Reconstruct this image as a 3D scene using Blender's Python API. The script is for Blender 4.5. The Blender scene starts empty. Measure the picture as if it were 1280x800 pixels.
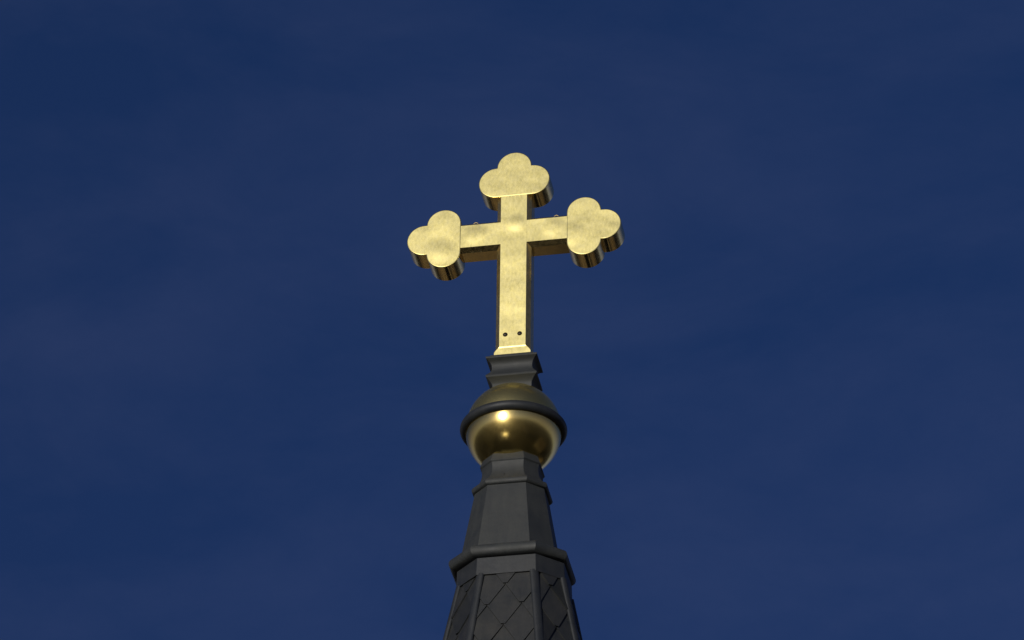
import bpy, bmesh, math, random
from mathutils import Vector, Matrix
random.seed(7)
R = math.radians
PX = 171.4                      # model units are 1/PX metre, heights counted from the orb centre
DIST = 30.0
FPX = PX * DIST
ELEV, AZ, ROLL = R(31.5), R(10.5), R(0.7)
ORB_Z = 1.6 + DIST * math.sin(ELEV)

# ---------------------------------------------------------------- camera
sc = bpy.context.scene
COL = sc.collection
cam_d = bpy.data.cameras.new('camera')
cam = bpy.data.objects.new('camera', cam_d)
COL.objects.link(cam)
cam_d.sensor_fit = 'HORIZONTAL'
cam_d.angle = 2 * math.atan(640 / FPX)
cam_d.clip_start, cam_d.clip_end = 0.1, 20000
cam_pos = Vector((DIST * math.cos(ELEV) * math.sin(AZ), -DIST * math.cos(ELEV) * math.cos(AZ), 1.6))
cr = Vector((0.98424726, 0.17650059, 0.0102411))
cu = Vector((0.08779923, -0.53824337, 0.83820366))
cf = Vector((-0.15345564, 0.82410049, 0.54526118))
m = Matrix((cr, cu, -cf)).transposed().to_4x4()
m.translation = cam_pos
cam.matrix_world = m
sc.camera = cam

# ---------------------------------------------------------------- sky, sun, exposure
SUN_ELEV, SUN_AZ = R(7.0), R(14.5)       # azimuth from -Y towards -X
to_sun = Vector((-math.sin(SUN_AZ) * math.cos(SUN_ELEV), -math.cos(SUN_AZ) * math.cos(SUN_ELEV), math.sin(SUN_ELEV)))
w = bpy.data.worlds.new('World')
sc.world = w
w.use_nodes = True
nt = w.node_tree
nt.nodes.clear()
out = nt.nodes.new('ShaderNodeOutputWorld')
bg = nt.nodes.new('ShaderNodeBackground')
sky = nt.nodes.new('ShaderNodeTexSky')
sky.sky_type = 'NISHITA'
sky.sun_disc = False
sky.sun_elevation = SUN_ELEV
sky.sun_rotation = math.pi + SUN_AZ
sky.altitude = 300
sky.air_density = 0.5
sky.dust_density = 0.6
sky.ozone_density = 4.4
bg.inputs['Strength'].default_value = 0.062
tc = nt.nodes.new('ShaderNodeTexCoord')
mp = nt.nodes.new('ShaderNodeMapping')
mp.inputs['Scale'].default_value = (9, 13, 21)
mp.inputs['Rotation'].default_value = (0.3, 0.5, 0.4)
nz = nt.nodes.new('ShaderNodeTexNoise')
nz.inputs['Scale'].default_value = 1.3
nz.inputs['Detail'].default_value = 10
nz.inputs['Roughness'].default_value = 0.6
nz.inputs['Distortion'].default_value = 0.25
rp = nt.nodes.new('ShaderNodeValToRGB')
rp.color_ramp.elements[0].position = 0.37
rp.color_ramp.elements[0].color = (0.02, 0.0, 0.01, 1)
rp.color_ramp.elements[1].position = 0.70
rp.color_ramp.elements[1].color = (0.16, 0.14, 0.22, 1)
ad = nt.nodes.new('ShaderNodeMixRGB')
ad.blend_type = 'ADD'
ad.inputs['Fac'].default_value = 1.0
L = nt.links.new
L(tc.outputs['Generated'], mp.inputs['Vector'])
L(mp.outputs['Vector'], nz.inputs['Vector'])
L(nz.outputs['Fac'], rp.inputs['Fac'])
dp = nt.nodes.new('ShaderNodeMapRange')          # the sky deepens evenly instead of paling towards the roofs
dp.inputs['From Min'].default_value = 0.45
dp.inputs['From Max'].default_value = 0.62
sx0 = nt.nodes.new('ShaderNodeSeparateXYZ')
L(tc.outputs['Generated'], sx0.inputs['Vector'])
L(sx0.outputs['Z'], dp.inputs['Value'])
dc = nt.nodes.new('ShaderNodeMixRGB')
dc.inputs['Color1'].default_value = (0.95, 0.78, 0.86, 1)
dc.inputs['Color2'].default_value = (0.98, 0.94, 1.04, 1)
L(dp.outputs['Result'], dc.inputs['Fac'])
ml = nt.nodes.new('ShaderNodeMixRGB')
ml.blend_type = 'MULTIPLY'
ml.inputs['Fac'].default_value = 1.0
L(sky.outputs['Color'], ml.inputs['Color1'])
L(dc.outputs['Color'], ml.inputs['Color2'])
L(ml.outputs['Color'], ad.inputs['Color1'])
L(rp.outputs['Color'], ad.inputs['Color2'])
# pale haze lying low over the horizon all round
sx = nt.nodes.new('ShaderNodeSeparateXYZ')
L(tc.outputs['Generated'], sx.inputs['Vector'])
hz = nt.nodes.new('ShaderNodeMapRange')
hz.interpolation_type = 'SMOOTHERSTEP'
hz.inputs['From Min'].default_value = 0.0
hz.inputs['From Max'].default_value = 0.46
hz.inputs['To Min'].default_value = 1.0
hz.inputs['To Max'].default_value = 0.0
L(sx.outputs['Z'], hz.inputs['Value'])
hc = nt.nodes.new('ShaderNodeMixRGB')
hc.inputs['Color1'].default_value = (0, 0, 0, 1)
hc.inputs['Color2'].default_value = (2.5, 1.9, 0.8, 1)
L(hz.outputs['Result'], hc.inputs['Fac'])
a2 = nt.nodes.new('ShaderNodeMixRGB')
a2.blend_type = 'ADD'
a2.inputs['Fac'].default_value = 1.0
L(ad.outputs['Color'], a2.inputs['Color1'])
L(hc.outputs['Color'], a2.inputs['Color2'])
L(a2.outputs['Color'], bg.inputs['Color'])
L(bg.outputs['Background'], out.inputs['Surface'])

sun_d = bpy.data.lights.new('sun', 'SUN')
sun_d.energy = 2.2
sun_d.angle = R(0.5)
sun_d.color = (1.0, 0.94, 0.83)
sun = bpy.data.objects.new('sun', sun_d)
COL.objects.link(sun)
sun.rotation_euler = to_sun.to_track_quat('Z', 'Y').to_euler()
sun.location = (0, 0, 60)

sc.view_settings.view_transform = 'Standard'
sc.view_settings.look = 'None'
sc.view_settings.exposure = 0.0
sc.view_settings.gamma = 1.0
sc.view_settings.use_curve_mapping = False

# ---------------------------------------------------------------- materials
def new_mat(name):
    mt = bpy.data.materials.new(name)
    mt.use_nodes = True
    n = mt.node_tree
    return mt, n, n.nodes['Principled BSDF'], (lambda t: n.nodes.new(t)), n.links.new

def noise_node(N, Lk, vec, scale, detail=4, rough=0.55, dist=0.0):
    a = N('ShaderNodeTexNoise')
    a.inputs['Scale'].default_value = scale
    a.inputs['Detail'].default_value = detail
    a.inputs['Roughness'].default_value = rough
    a.inputs['Distortion'].default_value = dist
    Lk(vec, a.inputs['Vector'])
    return a

def map_range(N, Lk, src, a0, a1, b0, b1):
    r = N('ShaderNodeMapRange')
    r.inputs['From Min'].default_value = a0
    r.inputs['From Max'].default_value = a1
    r.inputs['To Min'].default_value = b0
    r.inputs['To Max'].default_value = b1
    Lk(src, r.inputs['Value'])
    return r.outputs['Result']

def gold(name, r0, r1, base=(0.86, 0.66, 0.27), alt=(0.78, 0.62, 0.30), bump=0.25, streak=0.10, aniso=0.0, dull=0.0, mottle=1.0, dents=False, grain=6):
    mt, n, p, N, Lk = new_mat(name)
    t = N('ShaderNodeTexCoord')
    o = t.outputs['Object']
    big = noise_node(N, Lk, o, 4.0, 1.5, 0.4, 0.1)
    mpm = N('ShaderNodeMapping')
    mpm.inputs['Scale'].default_value = (1.2, 1.2, 0.95)
    Lk(o, mpm.inputs['Vector'])
    mid = noise_node(N, Lk, mpm.outputs['Vector'], 24.0, 7, 0.65, 0.2)
    mpv = N('ShaderNodeMapping')
    mpv.inputs['Scale'].default_value = (60, 60, grain)
    Lk(o, mpv.inputs['Vector'])
    st = noise_node(N, Lk, mpv.outputs['Vector'], 1.0, 4, 0.6)
    mx = N('ShaderNodeMixRGB')
    mx.inputs['Color1'].default_value = (*base, 1)
    mx.inputs['Color2'].default_value = (*alt, 1)
    Lk(map_range(N, Lk, mid.outputs['Fac'], 0.35, 0.65, 0, mottle), mx.inputs['Fac'])
    Lk(mx.outputs['Color'], p.inputs['Base Color'])
    p.inputs['Metallic'].default_value = 1.0
    if aniso:
        p.inputs['Anisotropic'].default_value = aniso
        cv = N('ShaderNodeCombineXYZ'); cv.inputs['Y'].default_value = 1.0
        Lk(cv.outputs[0], p.inputs['Tangent'])
    sm = N('ShaderNodeMath'); sm.operation = 'ADD'
    Lk(map_range(N, Lk, mid.outputs['Fac'], 0.3, 0.7, r0, r1), sm.inputs[0])
    Lk(map_range(N, Lk, st.outputs['Fac'], 0.3, 0.7, -0.03 * mottle, 0.03 * mottle), sm.inputs[1])
    Lk(sm.outputs[0], p.inputs['Roughness'])
    b1 = N('ShaderNodeBump')
    b1.inputs['Strength'].default_value = bump
    b1.inputs['Distance'].default_value = 0.05
    Lk(big.outputs['Fac'], b1.inputs['Height'])
    nrm = b1.outputs['Normal']
    if dents:                                  # the sheet is slightly buckled in places
        tot = None
        for dx, dz, rad in DENTS:
            ds = N('ShaderNodeVectorMath'); ds.operation = 'DISTANCE'
            Lk(o, ds.inputs[0]); ds.inputs[1].default_value = (dx, -0.095, dz)
            mr = N('ShaderNodeMapRange'); mr.interpolation_type = 'SMOOTHERSTEP'
            mr.inputs['From Min'].default_value = 0.0; mr.inputs['From Max'].default_value = rad
            mr.inputs['To Min'].default_value = 1.0; mr.inputs['To Max'].default_value = 0.0
            Lk(ds.outputs['Value'], mr.inputs['Value'])
            if tot is None: tot = mr.outputs['Result']
            else:
                sa = N('ShaderNodeMath'); sa.operation = 'ADD'
                Lk(tot, sa.inputs[0]); Lk(mr.outputs['Result'], sa.inputs[1]); tot = sa.outputs[0]
        b3 = N('ShaderNodeBump')
        b3.inputs['Strength'].default_value = 1.0
        b3.inputs['Distance'].default_value = 0.0022
        Lk(tot, b3.inputs['Height']); Lk(nrm, b3.inputs['Normal'])
        nrm = b3.outputs['Normal']
    b2 = N('ShaderNodeBump')
    b2.inputs['Strength'].default_value = streak
    b2.inputs['Distance'].default_value = 0.004
    Lk(st.outputs['Fac'], b2.inputs['Height'])
    Lk(nrm, b2.inputs['Normal'])
    Lk(b2.outputs['Normal'], p.inputs['Normal'])
    if dull:                                   # weathered film: a broad second lobe over the polished one
        q = N('ShaderNodeBsdfPrincipled')
        q.inputs['Metallic'].default_value = 1.0
        q.inputs['Roughness'].default_value = 0.6
        Lk(mx.outputs['Color'], q.inputs['Base Color'])
        Lk(b2.outputs['Normal'], q.inputs['Normal'])
        ms = N('ShaderNodeMixShader')
        Lk(map_range(N, Lk, mid.outputs['Fac'], 0.3, 0.7, dull - 0.1 * mottle, dull + 0.1 * mottle), ms.inputs['Fac'])
        Lk(p.outputs[0], ms.inputs[1]); Lk(q.outputs[0], ms.inputs[2])
        Lk(ms.outputs[0], n.nodes['Material Output'].inputs['Surface'])
    return mt

def sheet(name, base, alt, rough, metallic, tint=False, bump=0.22):
    mt, n, p, N, Lk = new_mat(name)
    t = N('ShaderNodeTexCoord')
    o = t.outputs['Object']
    a = noise_node(N, Lk, o, 6.0, 5, 0.6, 0.3)
    f = noise_node(N, Lk, o, 70.0, 3, 0.6)
    mx = N('ShaderNodeMixRGB')
    mx.inputs['Color1'].default_value = (*base, 1)
    mx.inputs['Color2'].default_value = (*alt, 1)
    Lk(map_range(N, Lk, a.outputs['Fac'], 0.35, 0.65, 0, 1), mx.inputs['Fac'])
    col = mx.outputs['Color']
    mv = N('ShaderNodeMapping'); mv.inputs['Scale'].default_value = (22, 22, 1.6)
    Lk(o, mv.inputs['Vector'])
    rn = noise_node(N, Lk, mv.outputs['Vector'], 1.0, 4, 0.6, 0.2)
    ms = N('ShaderNodeMixRGB'); ms.blend_type = 'MULTIPLY'; ms.inputs['Fac'].default_value = 1
    cr_ = N('ShaderNodeValToRGB')
    cr_.color_ramp.elements[0].position = 0.34; cr_.color_ramp.elements[0].color = (0.86, 0.87, 0.90, 1)
    cr_.color_ramp.elements[1].position = 0.68; cr_.color_ramp.elements[1].color = (1.09, 1.08, 1.05, 1)
    Lk(rn.outputs['Fac'], cr_.inputs['Fac'])
    Lk(col, ms.inputs['Color1']); Lk(cr_.outputs['Color'], ms.inputs['Color2'])
    col = ms.outputs['Color']
    if tint:
        at = N('ShaderNodeVertexColor'); at.layer_name = 'tile_tone'
        mu = N('ShaderNodeMixRGB'); mu.blend_type = 'MULTIPLY'; mu.inputs['Fac'].default_value = 1
        Lk(col, mu.inputs['Color1']); Lk(at.outputs['Color'], mu.inputs['Color2'])
        col = mu.outputs['Color']
    Lk(col, p.inputs['Base Color'])
    p.inputs['Metallic'].default_value = metallic
    Lk(map_range(N, Lk, a.outputs['Fac'], 0.3, 0.7, rough - 0.06, rough + 0.08), p.inputs['Roughness'])
    b1 = N('ShaderNodeBump')
    b1.inputs['Strength'].default_value = bump
    b1.inputs['Distance'].default_value = 0.02
    Lk(a.outputs['Fac'], b1.inputs['Height'])
    b2 = N('ShaderNodeBump')
    b2.inputs['Strength'].default_value = 0.05
    b2.inputs['Distance'].default_value = 0.002
    Lk(f.outputs['Fac'], b2.inputs['Height'])
    Lk(b1.outputs['Normal'], b2.inputs['Normal'])
    Lk(b2.outputs['Normal'], p.inputs['Normal'])
    return mt

DENTS = [(0.02, 1.17, 0.10), (0.45, 1.02, 0.14), (-0.56, 0.98, 0.15), (-0.28, 1.10, 0.12), (0.30, 1.10, 0.12)]
GOLD_FACE = gold('brushed_gold', 0.37, 0.43, base=(0.94, 0.81, 0.31), alt=(0.83, 0.73, 0.33), bump=0.12, streak=0.05, mottle=1.0, dents=True, grain=30)
GOLD_BAR = gold('polished_gold', 0.12, 0.20, base=(0.80, 0.62, 0.26), bump=0.02, streak=0.0, dull=0.12)
GOLD_POST = gold('tarnished_gold', 0.14, 0.22, base=(0.80, 0.64, 0.26), bump=0.02, streak=0.0, dull=0.36)
GOLD_SIDE = gold('drawn_gold', 0.16, 0.22, bump=0.02, streak=0.0, aniso=0.85, dull=0.08)
GOLD_ORB = gold('gilded_copper', 0.20, 0.24, base=(0.84, 0.64, 0.22), alt=(0.80, 0.62, 0.24), bump=0.01, streak=0.0, dull=0.05, mottle=0.15)
GOLD_DOME = gold('weathered_gilding', 0.24, 0.25, base=(0.76, 0.64, 0.25), alt=(0.72, 0.60, 0.26), bump=0.0, streak=0.0, dull=0.22, mottle=0.1)
LEAD = sheet('grey_sheet_metal', (0.033, 0.037, 0.039), (0.042, 0.046, 0.046), 0.62, 0.1)
DARK_LEAD = sheet('dark_sheet_metal', (0.025, 0.029, 0.034), (0.034, 0.037, 0.040), 0.56, 0.15)
SLATE = sheet('metal_shingles', (0.027, 0.030, 0.033), (0.039, 0.040, 0.039), 0.55, 0.15, tint=True)
IRON, _, p, _, _ = new_mat('dark_iron')
p.inputs['Base Color'].default_value = (0.035, 0.03, 0.022, 1); p.inputs['Metallic'].default_value = 0.6; p.inputs['Roughness'].default_value = 0.5

BRONZE, _, p, _, _ = new_mat('dull_bronze')
p.inputs['Base Color'].default_value = (0.50, 0.39, 0.19, 1); p.inputs['Metallic'].default_value = 0.8; p.inputs['Roughness'].default_value = 0.45

# ---------------------------------------------------------------- helpers (coordinates in PX units about the orb centre)
def V(x, y, z):
    return Vector((x / PX, y / PX, z / PX))

def empty(name, label, cat):
    o = bpy.data.objects.new(name, None)
    COL.objects.link(o)
    o.empty_display_size = 0.2
    o['label'] = label
    o['category'] = cat
    return o

def part(name, bm, mats, parent, smooth=False, bevel=0.0, seg=2, angle=30):
    bmesh.ops.remove_doubles(bm, verts=bm.verts, dist=1e-6)
    bmesh.ops.recalc_face_normals(bm, faces=bm.faces)
    me = bpy.data.meshes.new(name)
    bm.to_mesh(me)
    bm.free()
    o = bpy.data.objects.new(name, me)
    COL.objects.link(o)
    for k in (mats if isinstance(mats, (list, tuple)) else [mats]):
        me.materials.append(k)
    o.parent = parent
    if smooth:
        for f in me.polygons:
            f.use_smooth = True
        me.set_sharp_from_angle(angle=R(angle))
    if bevel:
        b = o.modifiers.new('edge', 'BEVEL')
        b.width = bevel / PX
        b.segments = seg
        b.limit_method = 'ANGLE'
        b.angle_limit = R(25)
        b.harden_normals = False
    return o

def loft(bm, rings, cap0=True, cap1=True, mat=0):
    vs = [[bm.verts.new(V(*p)) for p in r] for r in rings]
    n = len(vs[0])
    for a, b in zip(vs, vs[1:]):
        for i in range(n):
            f = bm.faces.new((a[i], a[(i + 1) % n], b[(i + 1) % n], b[i]))
            f.material_index = mat
    if cap0: bm.faces.new(vs[0][::-1])
    if cap1: bm.faces.new(vs[-1])
    return vs

def paint_front(bm):
    """second material slot on every face that looks straight out of the front or back plate"""
    bm.normal_update()
    for f in bm.faces:
        f.material_index = 0 if abs(f.normal.y) > 0.93 else 1

# ================================================================ ground
mt, n, p, N, Lk = new_mat('ground_cover')
t = N('ShaderNodeTexCoord')
a = noise_node(N, Lk, t.outputs['Object'], 0.05, 6, 0.6, 0.5)
b = noise_node(N, Lk, t.outputs['Object'], 0.6, 5, 0.6)
rr = N('ShaderNodeValToRGB')
e = rr.color_ramp.elements
e[0].position = 0.38; e[0].color = (0.018, 0.020, 0.010, 1)
e[1].position = 0.60; e[1].color = (0.09, 0.075, 0.05, 1)
Lk(a.outputs['Fac'], rr.inputs['Fac'])
mu = N('ShaderNodeMixRGB'); mu.blend_type = 'MULTIPLY'; mu.inputs['Fac'].default_value = 0.5
Lk(rr.outputs['Color'], mu.inputs['Color1']); Lk(b.outputs['Color'], mu.inputs['Color2'])
Lk(mu.outputs['Color'], p.inputs['Base Color'])
p.inputs['Roughness'].default_value = 0.95
bm = bmesh.new()
bmesh.ops.create_grid(bm, x_segments=8, y_segments=8, size=4000)
me = bpy.data.meshes.new('ground'); bm.to_mesh(me); bm.free()
g = bpy.data.objects.new('ground', me); COL.objects.link(g)
me.materials.append(mt)
g['kind'] = 'structure'

# ================================================================ unseen houses added round the church for the gold to reflect
WALL, _, p, _, _ = new_mat('cream_render')
p.inputs['Base Color'].default_value = (0.42, 0.37, 0.28, 1); p.inputs['Roughness'].default_value = 0.9
TILE, n, p, N, Lk = new_mat('clay_roof_tiles')
t = N('ShaderNodeTexCoord')
wv = N('ShaderNodeTexWave'); wv.inputs['Scale'].default_value = 3.0; wv.bands_direction = 'Z'
Lk(t.outputs['Object'], wv.inputs['Vector'])
mx = N('ShaderNodeMixRGB')
mx.inputs['Color1'].default_value = (0.13, 0.10, 0.065, 1); mx.inputs['Color2'].default_value = (0.18, 0.135, 0.085, 1)
Lk(wv.outputs['Fac'], mx.inputs['Fac']); Lk(mx.outputs['Color'], p.inputs['Base Color'])
p.inputs['Roughness'].default_value = 0.75
def added_house(x, y, rz, lx, ly, hw, hr, label):
    o = bpy.data.objects.new('added_house', None); COL.objects.link(o)
    o.location = (x, y, 0); o.rotation_euler = (0, 0, R(rz))
    o['label'] = label; o['category'] = 'added_house'; o['group'] = 'unseen houses added for reflections'
    def mesh(name, verts, faces, mt):
        me = bpy.data.meshes.new(name); me.from_pydata(verts, [], faces)
        b = bpy.data.objects.new(name, me); COL.objects.link(b); b.parent = o; me.materials.append(mt)
    X, Y = lx / 2, ly / 2
    mesh('wall', [(-X, -Y, -0.3), (X, -Y, -0.3), (X, Y, -0.3), (-X, Y, -0.3), (-X, -Y, hw), (X, -Y, hw), (X, Y, hw), (-X, Y, hw), (-X, 0, hw + hr - 0.15), (X, 0, hw + hr - 0.15)],
         [(0, 1, 5, 4), (2, 3, 7, 6), (1, 2, 6, 9, 5), (3, 0, 4, 8, 7)], WALL)
    X += 0.4; Y += 0.5; d = 0.5 * hr / (ly / 2)
    v = [(-X, -Y, hw - d), (X, -Y, hw - d), (X, 0, hw + hr), (-X, 0, hw + hr), (-X, Y, hw - d), (X, Y, hw - d)]
    v += [(a, b, c + 0.25) for a, b, c in v]
    mesh('roof', v, [(0, 1, 2, 3), (3, 2, 5, 4), (6, 9, 8, 7), (9, 10, 11, 8), (0, 6, 7, 1), (4, 5, 11, 10), (0, 3, 9, 6), (3, 4, 10, 9), (1, 7, 8, 2), (2, 8, 11, 5)], TILE)
for args in [(-10, 24, -8, 14, 9, 4.5, 4.2, 'unseen long cream building with a clay tiled roof, added behind the church'),
             (9, 22, 12, 11, 8.5, 4.2, 4.0, 'unseen short cream building with a clay tiled roof, added behind the church'),
             (24, 6, 80, 12, 9, 4.5, 4.5, 'unseen cream building with a clay tiled roof, added on the right side of the church'),
             (-23, 3, 96, 12, 9, 4.5, 4.5, 'unseen cream building with a clay tiled roof, added on the left side of the church'),
             (-16, -30, 20, 10, 8, 4.0, 4.0, 'unseen cream building with a clay tiled roof, added at the left of the square in front'),
             (22, -24, -35, 10, 8, 4.0, 4.0, 'unseen cream building with a clay tiled roof, added at the right of the square in front')]:
    added_house(*args)

ZINC, _, p, _, _ = new_mat('zinc_glint_roof')
p.inputs['Base Color'].default_value = (0.75, 0.72, 0.62, 1); p.inputs['Metallic'].default_value = 0.9; p.inputs['Roughness'].default_value = 0.54
glint_shed = empty('glint_shed', 'unseen cream outbuilding with a low zinc roof, added to glint in the gold ball', 'glint_shed')
glint_shed.location = (-7.1, -17.6, 0); glint_shed.rotation_euler = (0, 0, R(-19))  # added unseen outbuilding, its roof pitched to mirror the sun into the lower bowl
def flat_mesh(name, verts, faces, mt, parent):
    me = bpy.data.meshes.new(name); me.from_pydata(verts, [], faces)
    b = bpy.data.objects.new(name, me); COL.objects.link(b); b.parent = parent; me.materials.append(mt)
tp = math.tan(R(16))
flat_mesh('wall', [(-3.6, -2.6, -0.3), (3.6, -2.6, -0.3), (3.6, 2.6, -0.3), (-3.6, 2.6, -0.3), (-3.6, -2.6, 3 - 2.6 * tp), (3.6, -2.6, 3 - 2.6 * tp), (3.6, 2.6, 3 + 2.6 * tp), (-3.6, 2.6, 3 + 2.6 * tp)],
          [(0, 1, 5, 4), (1, 2, 6, 5), (2, 3, 7, 6), (3, 0, 4, 7)], WALL, glint_shed)
v = [(-3.9, -2.9, 3.03 - 2.9 * tp), (3.9, -2.9, 3.03 - 2.9 * tp), (3.9, 2.9, 3.03 + 2.9 * tp), (-3.9, 2.9, 3.03 + 2.9 * tp)]
v += [(a, b, c + 0.12) for a, b, c in v]
flat_mesh('roof', v, [(3, 2, 1, 0), (4, 5, 6, 7), (0, 1, 5, 4), (1, 2, 6, 5), (2, 3, 7, 6), (3, 0, 4, 7)], ZINC, glint_shed)

# ================================================================ spire
spire = empty('church_spire', 'dark grey tapering eight-sided spire clad in diamond metal shingles under the gold orb', 'spire')
spire.location = (0, 0, 0)

def oct_ring(b, z, form=(0.55, 0.90, 0.45, -0.8)):
    """eight corners of the spire section, half-width b across, at height z"""
    h, a, k = form[0] * b, form[1] * b, form[2] * b
    pts = [(-h, -a), (h, -a), (b, -k), (b, k), (h, a), (-h, a), (-b, k), (-b, -k)]
    return [(x + form[3], y, z) for x, y in pts]

ROOF_FORM = (0.513, 0.84, 0.42, 4.2)
BAND_FORM = (0.545, 0.86, 0.42, 3.4)

def arc(c, r, a0, a1, n):
    return [(c[0] + r * math.cos(R(a0 + (a1 - a0) * i / n)), c[1] + r * math.sin(R(a0 + (a1 - a0) * i / n))) for i in range(n + 1)]

def oct_part(name, prof, mat, form=(0.55, 0.90, 0.45, -0.8), bevel=0.0):
    bm = bmesh.new()
    loft(bm, [oct_ring(b, z, form) for b, z in prof])
    o = part(name, bm, mat, spire, smooth=True, bevel=bevel, angle=24)
    o.location = (0, 0, ORB_Z)
    return o

# roof: backing surface with lapped diamond shingles, one mesh
ROOF_TOP, ROOF_BOT = -214.0, -1160.0
def roof_b(z):
    return 63.6 + 0.187 * (-233.0 - z)
bm = bmesh.new()
loft(bm, [oct_ring(roof_b(ROOF_BOT) - 0.6, ROOF_BOT, ROOF_FORM), oct_ring(roof_b(ROOF_TOP) - 0.6, ROOF_TOP, ROOF_FORM)])
tone = {}
def clip(poly, p0, nrm):
    res = []
    for i in range(len(poly)):
        a, b = poly[i], poly[(i + 1) % len(poly)]
        da = (a[0] - p0[0]) * nrm[0] + (a[1] - p0[1]) * nrm[1]
        db = (b[0] - p0[0]) * nrm[0] + (b[1] - p0[1]) * nrm[1]
        if da >= 0: res.append(a)
        if da * db < 0:
            s = da / (da - db)
            res.append((a[0] + s * (b[0] - a[0]), a[1] + s * (b[1] - a[1])))
    return res
tile_faces = []
HW, PITCH, TIP1 = 21.2, 30.6, -251.0
for fi in range(8):
    top, bot = oct_ring(roof_b(ROOF_TOP), ROOF_TOP, ROOF_FORM), oct_ring(roof_b(ROOF_BOT), ROOF_BOT, ROOF_FORM)
    A, B, C, D = (Vector(q) for q in (top[fi], top[(fi + 1) % 8], bot[fi], bot[(fi + 1) % 8]))
    mid_t, mid_b = (A + B) / 2, (C + D) / 2
    su = (B - A).normalized()
    tv = (mid_b - mid_t); tl = tv.length; tv = tv.normalized()
    nn = su.cross(tv)
    if nn.dot(Vector((mid_t.x, mid_t.y, 0))) < 0: nn = -nn
    wt, wb = (B - A).length / 2, (D - C).length / 2
    zs = tl / (ROOF_TOP - ROOF_BOT)
    nl = Vector((wt - wb, tl)).normalized()
    shift = (-1.5, -1.0, 0.5, 0, 0, 0, 0, 1.5)[fi]
    row = -1
    while True:
        tt = (ROOF_TOP - TIP1 + row * PITCH) * zs     # tip position down the slope
        if tt - 2.2 * PITCH * zs > tl: break
        odd = row % 2
        for ci in range(-8, 9):
            s0 = (ci + (0.5 if odd else 0.0)) * 2 * HW + shift
            gp, tip = 0.55, 2.7
            hgt = 2 * PITCH * zs
            poly = [(s0 - tip, tt), (s0 + tip, tt), (s0 + HW - gp, tt - hgt / 2 + 1.2), (s0 + HW - gp, tt - hgt / 2 - 1.0),
                    (s0 + 2, tt - hgt), (s0 - 2, tt - hgt), (s0 - HW + gp, tt - hgt / 2 - 1.0), (s0 - HW + gp, tt - hgt / 2 + 1.2)]
            poly = clip(poly, (0, 0), (0, 1))
            if len(poly) > 2: poly = clip(poly, (0, tl), (0, -1))
            if len(poly) > 2: poly = clip(poly, (-wt, 0), (tl, wb - wt))
            if len(poly) > 2: poly = clip(poly, (wt, 0), (-tl, wb - wt))
            if len(poly) < 3: continue
            lift = random.uniform(3.2, 4.0); skew = random.uniform(-0.03, 0.03)
            def hh(q):
                return 0.15 + lift * max(0.0, 1 - (tt - q[1]) / hgt) + skew * (q[0] - s0)
            def P3(q, h):
                return mid_t + su * q[0] + tv * q[1] + nn * h
            upv = [bm.verts.new(V(*P3(q, hh(q)))) for q in poly]
            lov = [bm.verts.new(V(*P3(q, -0.5))) for q in poly]
            c = random.uniform(0.78, 1.30); cc = (c * random.uniform(0.98, 1.02), c, c * random.uniform(0.98, 1.04), 1)
            fs = [bm.faces.new(upv)]
            for i in range(len(poly)):
                j = (i + 1) % len(poly)
                fs.append(bm.faces.new((upv[i], lov[i], lov[j], upv[j])))
            for f in fs: tile_faces.append((f, cc))
        row += 1
lay = bm.loops.layers.color.new('tile_tone')
for f in bm.faces:
    for l in f.loops: l[lay] = (0.6, 0.6, 0.62, 1)
for f, c in tile_faces:
    for l in f.loops: l[lay] = c
bm.normal_update()
me = bpy.data.meshes.new('shingle_roof')
bm.to_mesh(me); bm.free()
o = bpy.data.objects.new('shingle_roof', me); COL.objects.link(o)
me.materials.append(SLATE); o.parent = spire; o.location = (0, 0, ORB_Z)

# rounded rolls that cover the eight hips
def tube(bm, pts, r, seg=12, caps=True):
    rings = []
    for i, p in enumerate(pts):
        p = Vector(p)
        d = (Vector(pts[min(i + 1, len(pts) - 1)]) - Vector(pts[max(i - 1, 0)])).normalized()
        ref = Vector((0, 0, 1)) if abs(d.z) < 0.9 else Vector((0, 1, 0))
        u = d.cross(ref).normalized(); v = d.cross(u)
        rings.append([tuple(p + (u * math.cos(2 * math.pi * k / seg) + v * math.sin(2 * math.pi * k / seg)) * (r[i] if isinstance(r, list) else r)) for k in range(seg)])
    loft(bm, rings, caps, caps)
for i in range(8):
    bm = bmesh.new()
    tube(bm, [oct_ring(roof_b(z) + 0.6, z, ROOF_FORM)[i] for z in (-234.5, ROOF_BOT)], 5.9, 16)
    q = oct_ring(1.0, 0, ROOF_FORM)[i]
    dv = Vector((q[0] - ROOF_FORM[3], q[1], 0)).normalized()
    for v in bm.verts:                                   # flattened cap, broad and low
        z = v.co.z * PX
        ax = Vector(oct_ring(roof_b(z) + 0.6, z, ROOF_FORM)[i]) / PX
        t = (v.co - ax).dot(dv)
        v.co -= dv * t * 0.38
    o = part('hip_roll', bm, DARK_LEAD, spire, smooth=True, angle=40)
    o.location = (0, 0, ORB_Z)

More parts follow.
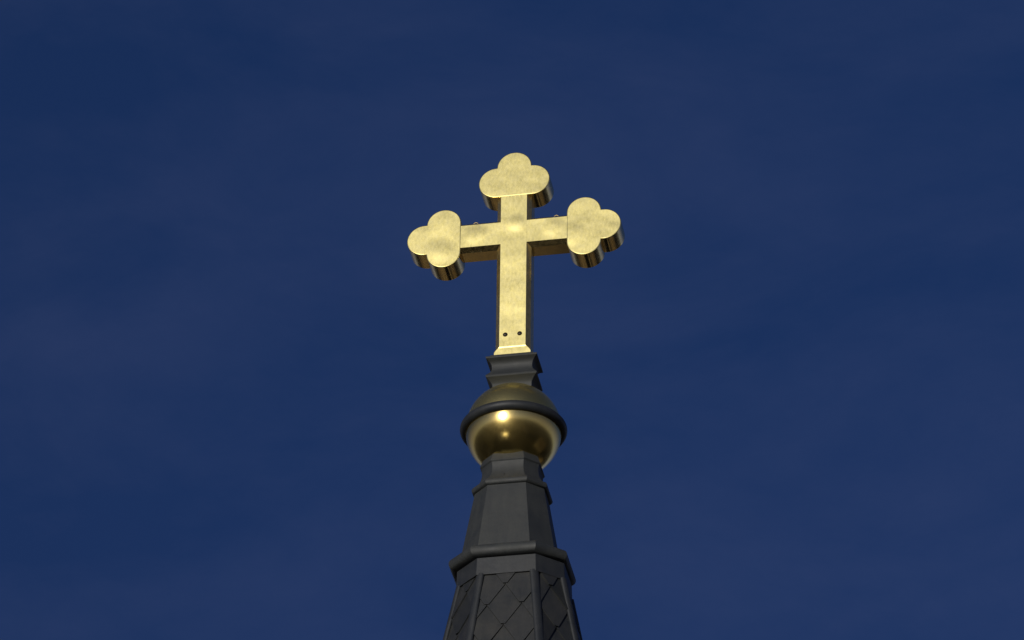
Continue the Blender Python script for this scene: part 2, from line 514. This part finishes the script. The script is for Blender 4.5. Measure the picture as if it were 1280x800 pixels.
# flat collar band, half-round moulding, plain drum, bead and coved neck
oct_part('collar_band', [(60.0, -235.4), (67.0, -235.8), (66.2, -212.0), (60.0, -211.0)], DARK_LEAD, BAND_FORM, 0.5)
pr = [(62.0, -211.5), (66.0, -211.0)] + [(67.0 + 6.2 * math.cos(R(t)), -203.0 + 7.6 * math.sin(R(t))) for t in range(-75, 100, 12)] + [(62.0, -193.5), (58.0, -192.5)]
oct_part('lower_moulding', pr, LEAD, (0.548, 0.88, 0.45, 0.6))
oct_part('plain_drum', [(58.6, -196.0), (57.6, -189.0), (43.6, -100.5), (43.2, -98.0)], LEAD)
pr = [(41.0, -100.0), (43.6, -99.6)] + [(44.2 + 3.0 * math.cos(R(t)), -95.0 + 4.2 * math.sin(R(t))) for t in range(-70, 80, 14)] + [(44.6, -90.6), (42.0, -89.0)]
oct_part('upper_moulding', pr, LEAD)
pr = [(43.0, -90.5), (41.0, -88.0), (38.6, -84.0), (36.6, -79.0), (35.6, -74.0), (35.3, -69.5), (35.7, -65.0), (36.4, -62.4), (37.5, -61.4), (37.9, -60.6), (37.6, -59.4), (34.6, -50.2), (33.6, -49.2), (30.0, -49.0)]
oct_part('coved_neck', pr, LEAD)
bm = bmesh.new()
bmesh.ops.create_uvsphere(bm, u_segments=12, v_segments=8, radius=0.9 / PX)
rv = part('rivet', bm, IRON, spire, smooth=True, angle=180)
rv.location = (-4.6 / PX, -0.90 * 38.0 / PX, ORB_Z - 82.6 / PX)
# tower that carries the roof down to the ground
zb = -ORB_Z * PX - 20
bb = roof_b(ROOF_BOT)
oct_part('tower_shaft', [(bb - 22, zb), (bb - 22, ROOF_BOT - 34), (bb + 14, ROOF_BOT - 26), (bb + 16, ROOF_BOT - 4), (bb - 4, ROOF_BOT + 1)], LEAD)

# ================================================================ orb finial
orb = empty('orb_finial', 'gilded ball ringed by a grey band, with a moulded grey pedestal on top', 'finial')
orb.location = (0, 0, ORB_Z)

def lathe(bm, prof, seg=96):
    loft(bm, [[(r * math.cos(2 * math.pi * k / seg), r * math.sin(2 * math.pi * k / seg), z) for k in range(seg)] for r, z in prof], True, True)
bm = bmesh.new()
lathe(bm, [(60.4 * math.cos(R(t)), 60.4 * math.sin(R(t))) for t in [-84 + 84 * i / 40 for i in range(41)]])
part('lower_bowl', bm, GOLD_ORB, orb, smooth=True, angle=50)
bm = bmesh.new()
lathe(bm, [(60.4 * math.cos(R(t)), 60.4 * math.sin(R(t))) for t in [0.2 + 79.8 * i / 40 for i in range(41)]])
part('upper_dome', bm, GOLD_DOME, orb, smooth=True, angle=50)
bm = bmesh.new()
S, T = 128, 24
vs = [[bm.verts.new(V((60.7 + 6.5 * math.cos(2 * math.pi * j / T)) * math.cos(2 * math.pi * i / S), (60.7 + 6.5 * math.cos(2 * math.pi * j / T)) * math.sin(2 * math.pi * i / S), 6.5 * math.sin(2 * math.pi * j / T))) for j in range(T)] for i in range(S)]
for i in range(S):
    for j in range(T):
        bm.faces.new((vs[i][j], vs[(i + 1) % S][j], vs[(i + 1) % S][(j + 1) % T], vs[i][(j + 1) % T]))
part('band', bm, DARK_LEAD, orb, smooth=True, angle=180)

def rect_ring(wd, z, dd=9.6):
    x, y = wd, wd - dd
    return [(-x, -y, z), (x, -y, z), (x, y, z), (-x, y, z)]
pr = [(24.6, 44.0), (24.9, 60.5), (25.6, 62.0), (26.6, 63.6), (28.4, 65.8), (30.4, 67.6), (31.9, 68.8), (32.6, 70.2), (32.4, 71.4), (31.4, 72.8), (29.0, 76.0), (27.0, 79.2),
      (26.0, 81.6), (25.7, 84.0), (25.7, 87.0), (26.1, 89.4), (27.2, 92.0), (29.0, 94.2), (31.0, 95.6), (32.3, 96.6), (32.8, 97.8), (32.5, 99.0)]
bm = bmesh.new()
loft(bm, [rect_ring(b, z) for b, z in pr])
ped = part('pedestal', bm, LEAD, orb, smooth=True, angle=24)
bm = bmesh.new()
loft(bm, [rect_ring(28.0, 98.6, 7.6), rect_ring(27.2, 102.2, 7.4), rect_ring(25.6, 103.0, 7.2)])
part('plinth', bm, LEAD, orb, smooth=True, angle=24)

# ================================================================ gold cross
cross = empty('golden_cross', 'large brushed gold cross with three trefoil ends standing on the grey pedestal', 'cross')
cross.location = (0, 0, ORB_Z + 103.0 / PX)
CZ = 103.0                      # foot of the cross
FW, CH, CD, HD = 16.9, 5.5, 5.8, 16.2     # half face width, chamfer width, chamfer depth, half thickness
BAR = 289.6                     # height of the crossbar axis

def bar_ring(fw, ch, cd, hd):
    full = fw + ch
    return [(-fw, -hd), (fw, -hd), (full, -hd + cd), (full, hd - cd), (fw, hd), (-fw, hd), (-full, hd - cd), (-full, -hd + cd)]

# upright, its chamfers running out into a square foot
bm = bmesh.new()
rings = []
foot = [(0.0, 23.4, 0.12, 0.12, 15.98), (4.0, 23.4, 0.12, 0.12, 15.98), (5.6, 22.9, 0.55, 0.5, 15.98), (8.2, 21.1, 2.1, 1.9, 15.98), (10.4, 19.1, 3.8, 3.6, 15.98), (11.2, 18.2, 4.5, 4.4, 15.98), (12.9, FW, CH, CD, HD)]
for dz, fw, ch, cd, hd in foot:
    rings.append([(x, y, dz) for x, y in bar_ring(fw, ch, cd, hd)])
rings.append([(x, y, 352.0 - CZ) for x, y in bar_ring(FW, CH, CD, HD)])
loft(bm, rings)
paint_front(bm)
upright = part('upright', bm, [GOLD_FACE, GOLD_POST], cross, bevel=0.45, seg=2)

TREF_IN = 69.2
def arm_mesh(sgn):
    bm = bmesh.new()
    prof = bar_ring(FW, CH, CD, HD)          # (z offset, y)
    inner, outer = [], []
    for zz, y in prof:
        wx = FW if abs(y) > HD - 0.01 else FW + CH
        inner.append((sgn * wx, y, BAR - CZ + zz))
        outer.append((sgn * (TREF_IN + 3.0), y, BAR - CZ + zz))
    loft(bm, [inner, outer], False, False)
    bm.normal_update()
    bmesh.ops.recalc_face_normals(bm, faces=bm.faces)
    bm.normal_update()
    c = Vector((0, 0, (BAR - CZ) / PX))
    for f in bm.faces:
        d = f.calc_center_median() - c; d.x = 0
        if f.normal.dot(d) < 0: f.normal_flip()
    paint_front(bm)
    me = bpy.data.meshes.new('arm'); bm.to_mesh(me); bm.free()
    me.materials.append(GOLD_FACE); me.materials.append(GOLD_BAR)
    o = bpy.data.objects.new('arm', me); COL.objects.link(o); o.parent = cross
    return o

def trefoil_outline(lat, r1, u2, r2, n=26):
    """outline in (u outwards, v across), base flat at u=0"""
    v1 = lat - r1
    # notch between side lobe (r1, v1) and end lobe (u2, 0)
    dx, dy = u2 - r1, -v1
    d = math.hypot(dx, dy)
    a = (r1 * r1 - r2 * r2 + d * d) / (2 * d)
    h = math.sqrt(r1 * r1 - a * a)
    cands = [(r1 + a * dx / d - s * h * dy / d, v1 + a * dy / d + s * h * dx / d) for s in (1, -1)]
    nu, nv = max(cands)
    pts = []
    a1 = math.degrees(math.atan2(nv - v1, nu - r1))
    for i in range(n + 1):                          # side lobe from the base round to the notch
        t = 180 + (a1 - 180) * i / n
        pts.append((r1 + r1 * math.cos(R(t)), v1 + r1 * math.sin(R(t))))
    a2 = math.degrees(math.atan2(nv, nu - u2))
    for i in range(1, n):                           # end lobe
        t = a2 - 2 * a2 * i / n
        pts.append((u2 + r2 * math.cos(R(t)), r2 * math.sin(R(t))))
    for i in range(n + 1):
        t = -a1 + (a1 - 180) * i / n
        pts.append((r1 + r1 * math.cos(R(t)), -v1 + r1 * math.sin(R(t))))
    return pts

def trefoil(place, lat, r1, u2, r2):
    bm = bmesh.new()
    pts = trefoil_outline(lat, r1, u2, r2)
    hd = HD + 0.45
    # inset rim so that the plate edge is softly rounded
    prof = [(1.1, -hd), (0.35, -hd + 0.3), (0.0, -hd + 1.0), (0.0, hd - 1.0), (0.35, hd - 0.3), (1.1, hd)]
    n = len(pts)
    rings = []
    for ins, y in prof:
        r = []
        for i in range(n):
            a, c = pts[i - 1], pts[(i + 1) % n]
            tx, ty = c[0] - a[0], c[1] - a[1]
            l = math.hypot(tx, ty) or 1
            nx, ny = ty / l, -tx / l                 # points inwards for this winding
            q = (pts[i][0] + nx * ins, pts[i][1] + ny * ins)
            x, z = place(*q)
            r.append((x, y, z - CZ))
        rings.append(r)
    loft(bm, rings)
    bmesh.ops.recalc_face_normals(bm, faces=bm.faces)
    bm.normal_update()
    for f in bm.faces:
        f.material_index = 0 if abs(f.normal.y) > 0.35 else 1
    o = part('trefoil_end', bm, [GOLD_FACE, GOLD_SIDE], cross, smooth=True, angle=38)
    for f in o.data.polygons:
        if abs(f.normal.y) > 0.2: f.use_smooth = False
    return o
for sgn in (-1, 1):
    arm = arm_mesh(sgn)
    trefoil(lambda u, v, s=sgn: (s * (TREF_IN + u), BAR + v), 44.4, 22.3, 47.6, 22.8)
    # eyebolt on the upper side of the arm
    bm = bmesh.new()
    ex, ez = sgn * 52.8, BAR - CZ + FW + CH
    pts = [(ex + 3.1 * math.cos(2 * math.pi * k / 16), 0, ez + 5.7 + 3.1 * math.sin(2 * math.pi * k / 16)) for k in range(17)]
    tube(bm, pts, 0.62, 8, False)
    tube(bm, [(ex, 0, ez - 0.8), (ex, 0, ez + 3.0)], 1.2, 8)
    part('eyebolt', bm, BRONZE, arm, smooth=True, angle=60)
trefoil(lambda u, v: (v, 346.6 + u), 46.6, 22.8, 45.6, 22.6)

# two bolt heads near the foot
for x in (-9.2, 9.3):
    bm = bmesh.new()
    prof = [(3.1, 0.2), (3.1, -0.3), (2.6, -0.9), (1.4, -1.4), (0.3, -1.6)]
    loft(bm, [[(x + r * math.cos(2 * math.pi * k / 20), -HD + y, 132.7 - CZ + 1.0 + r * math.sin(2 * math.pi * k / 20)) for k in range(20)] for r, y in prof])
    part('bolt', bm, IRON, upright, smooth=True, angle=35)
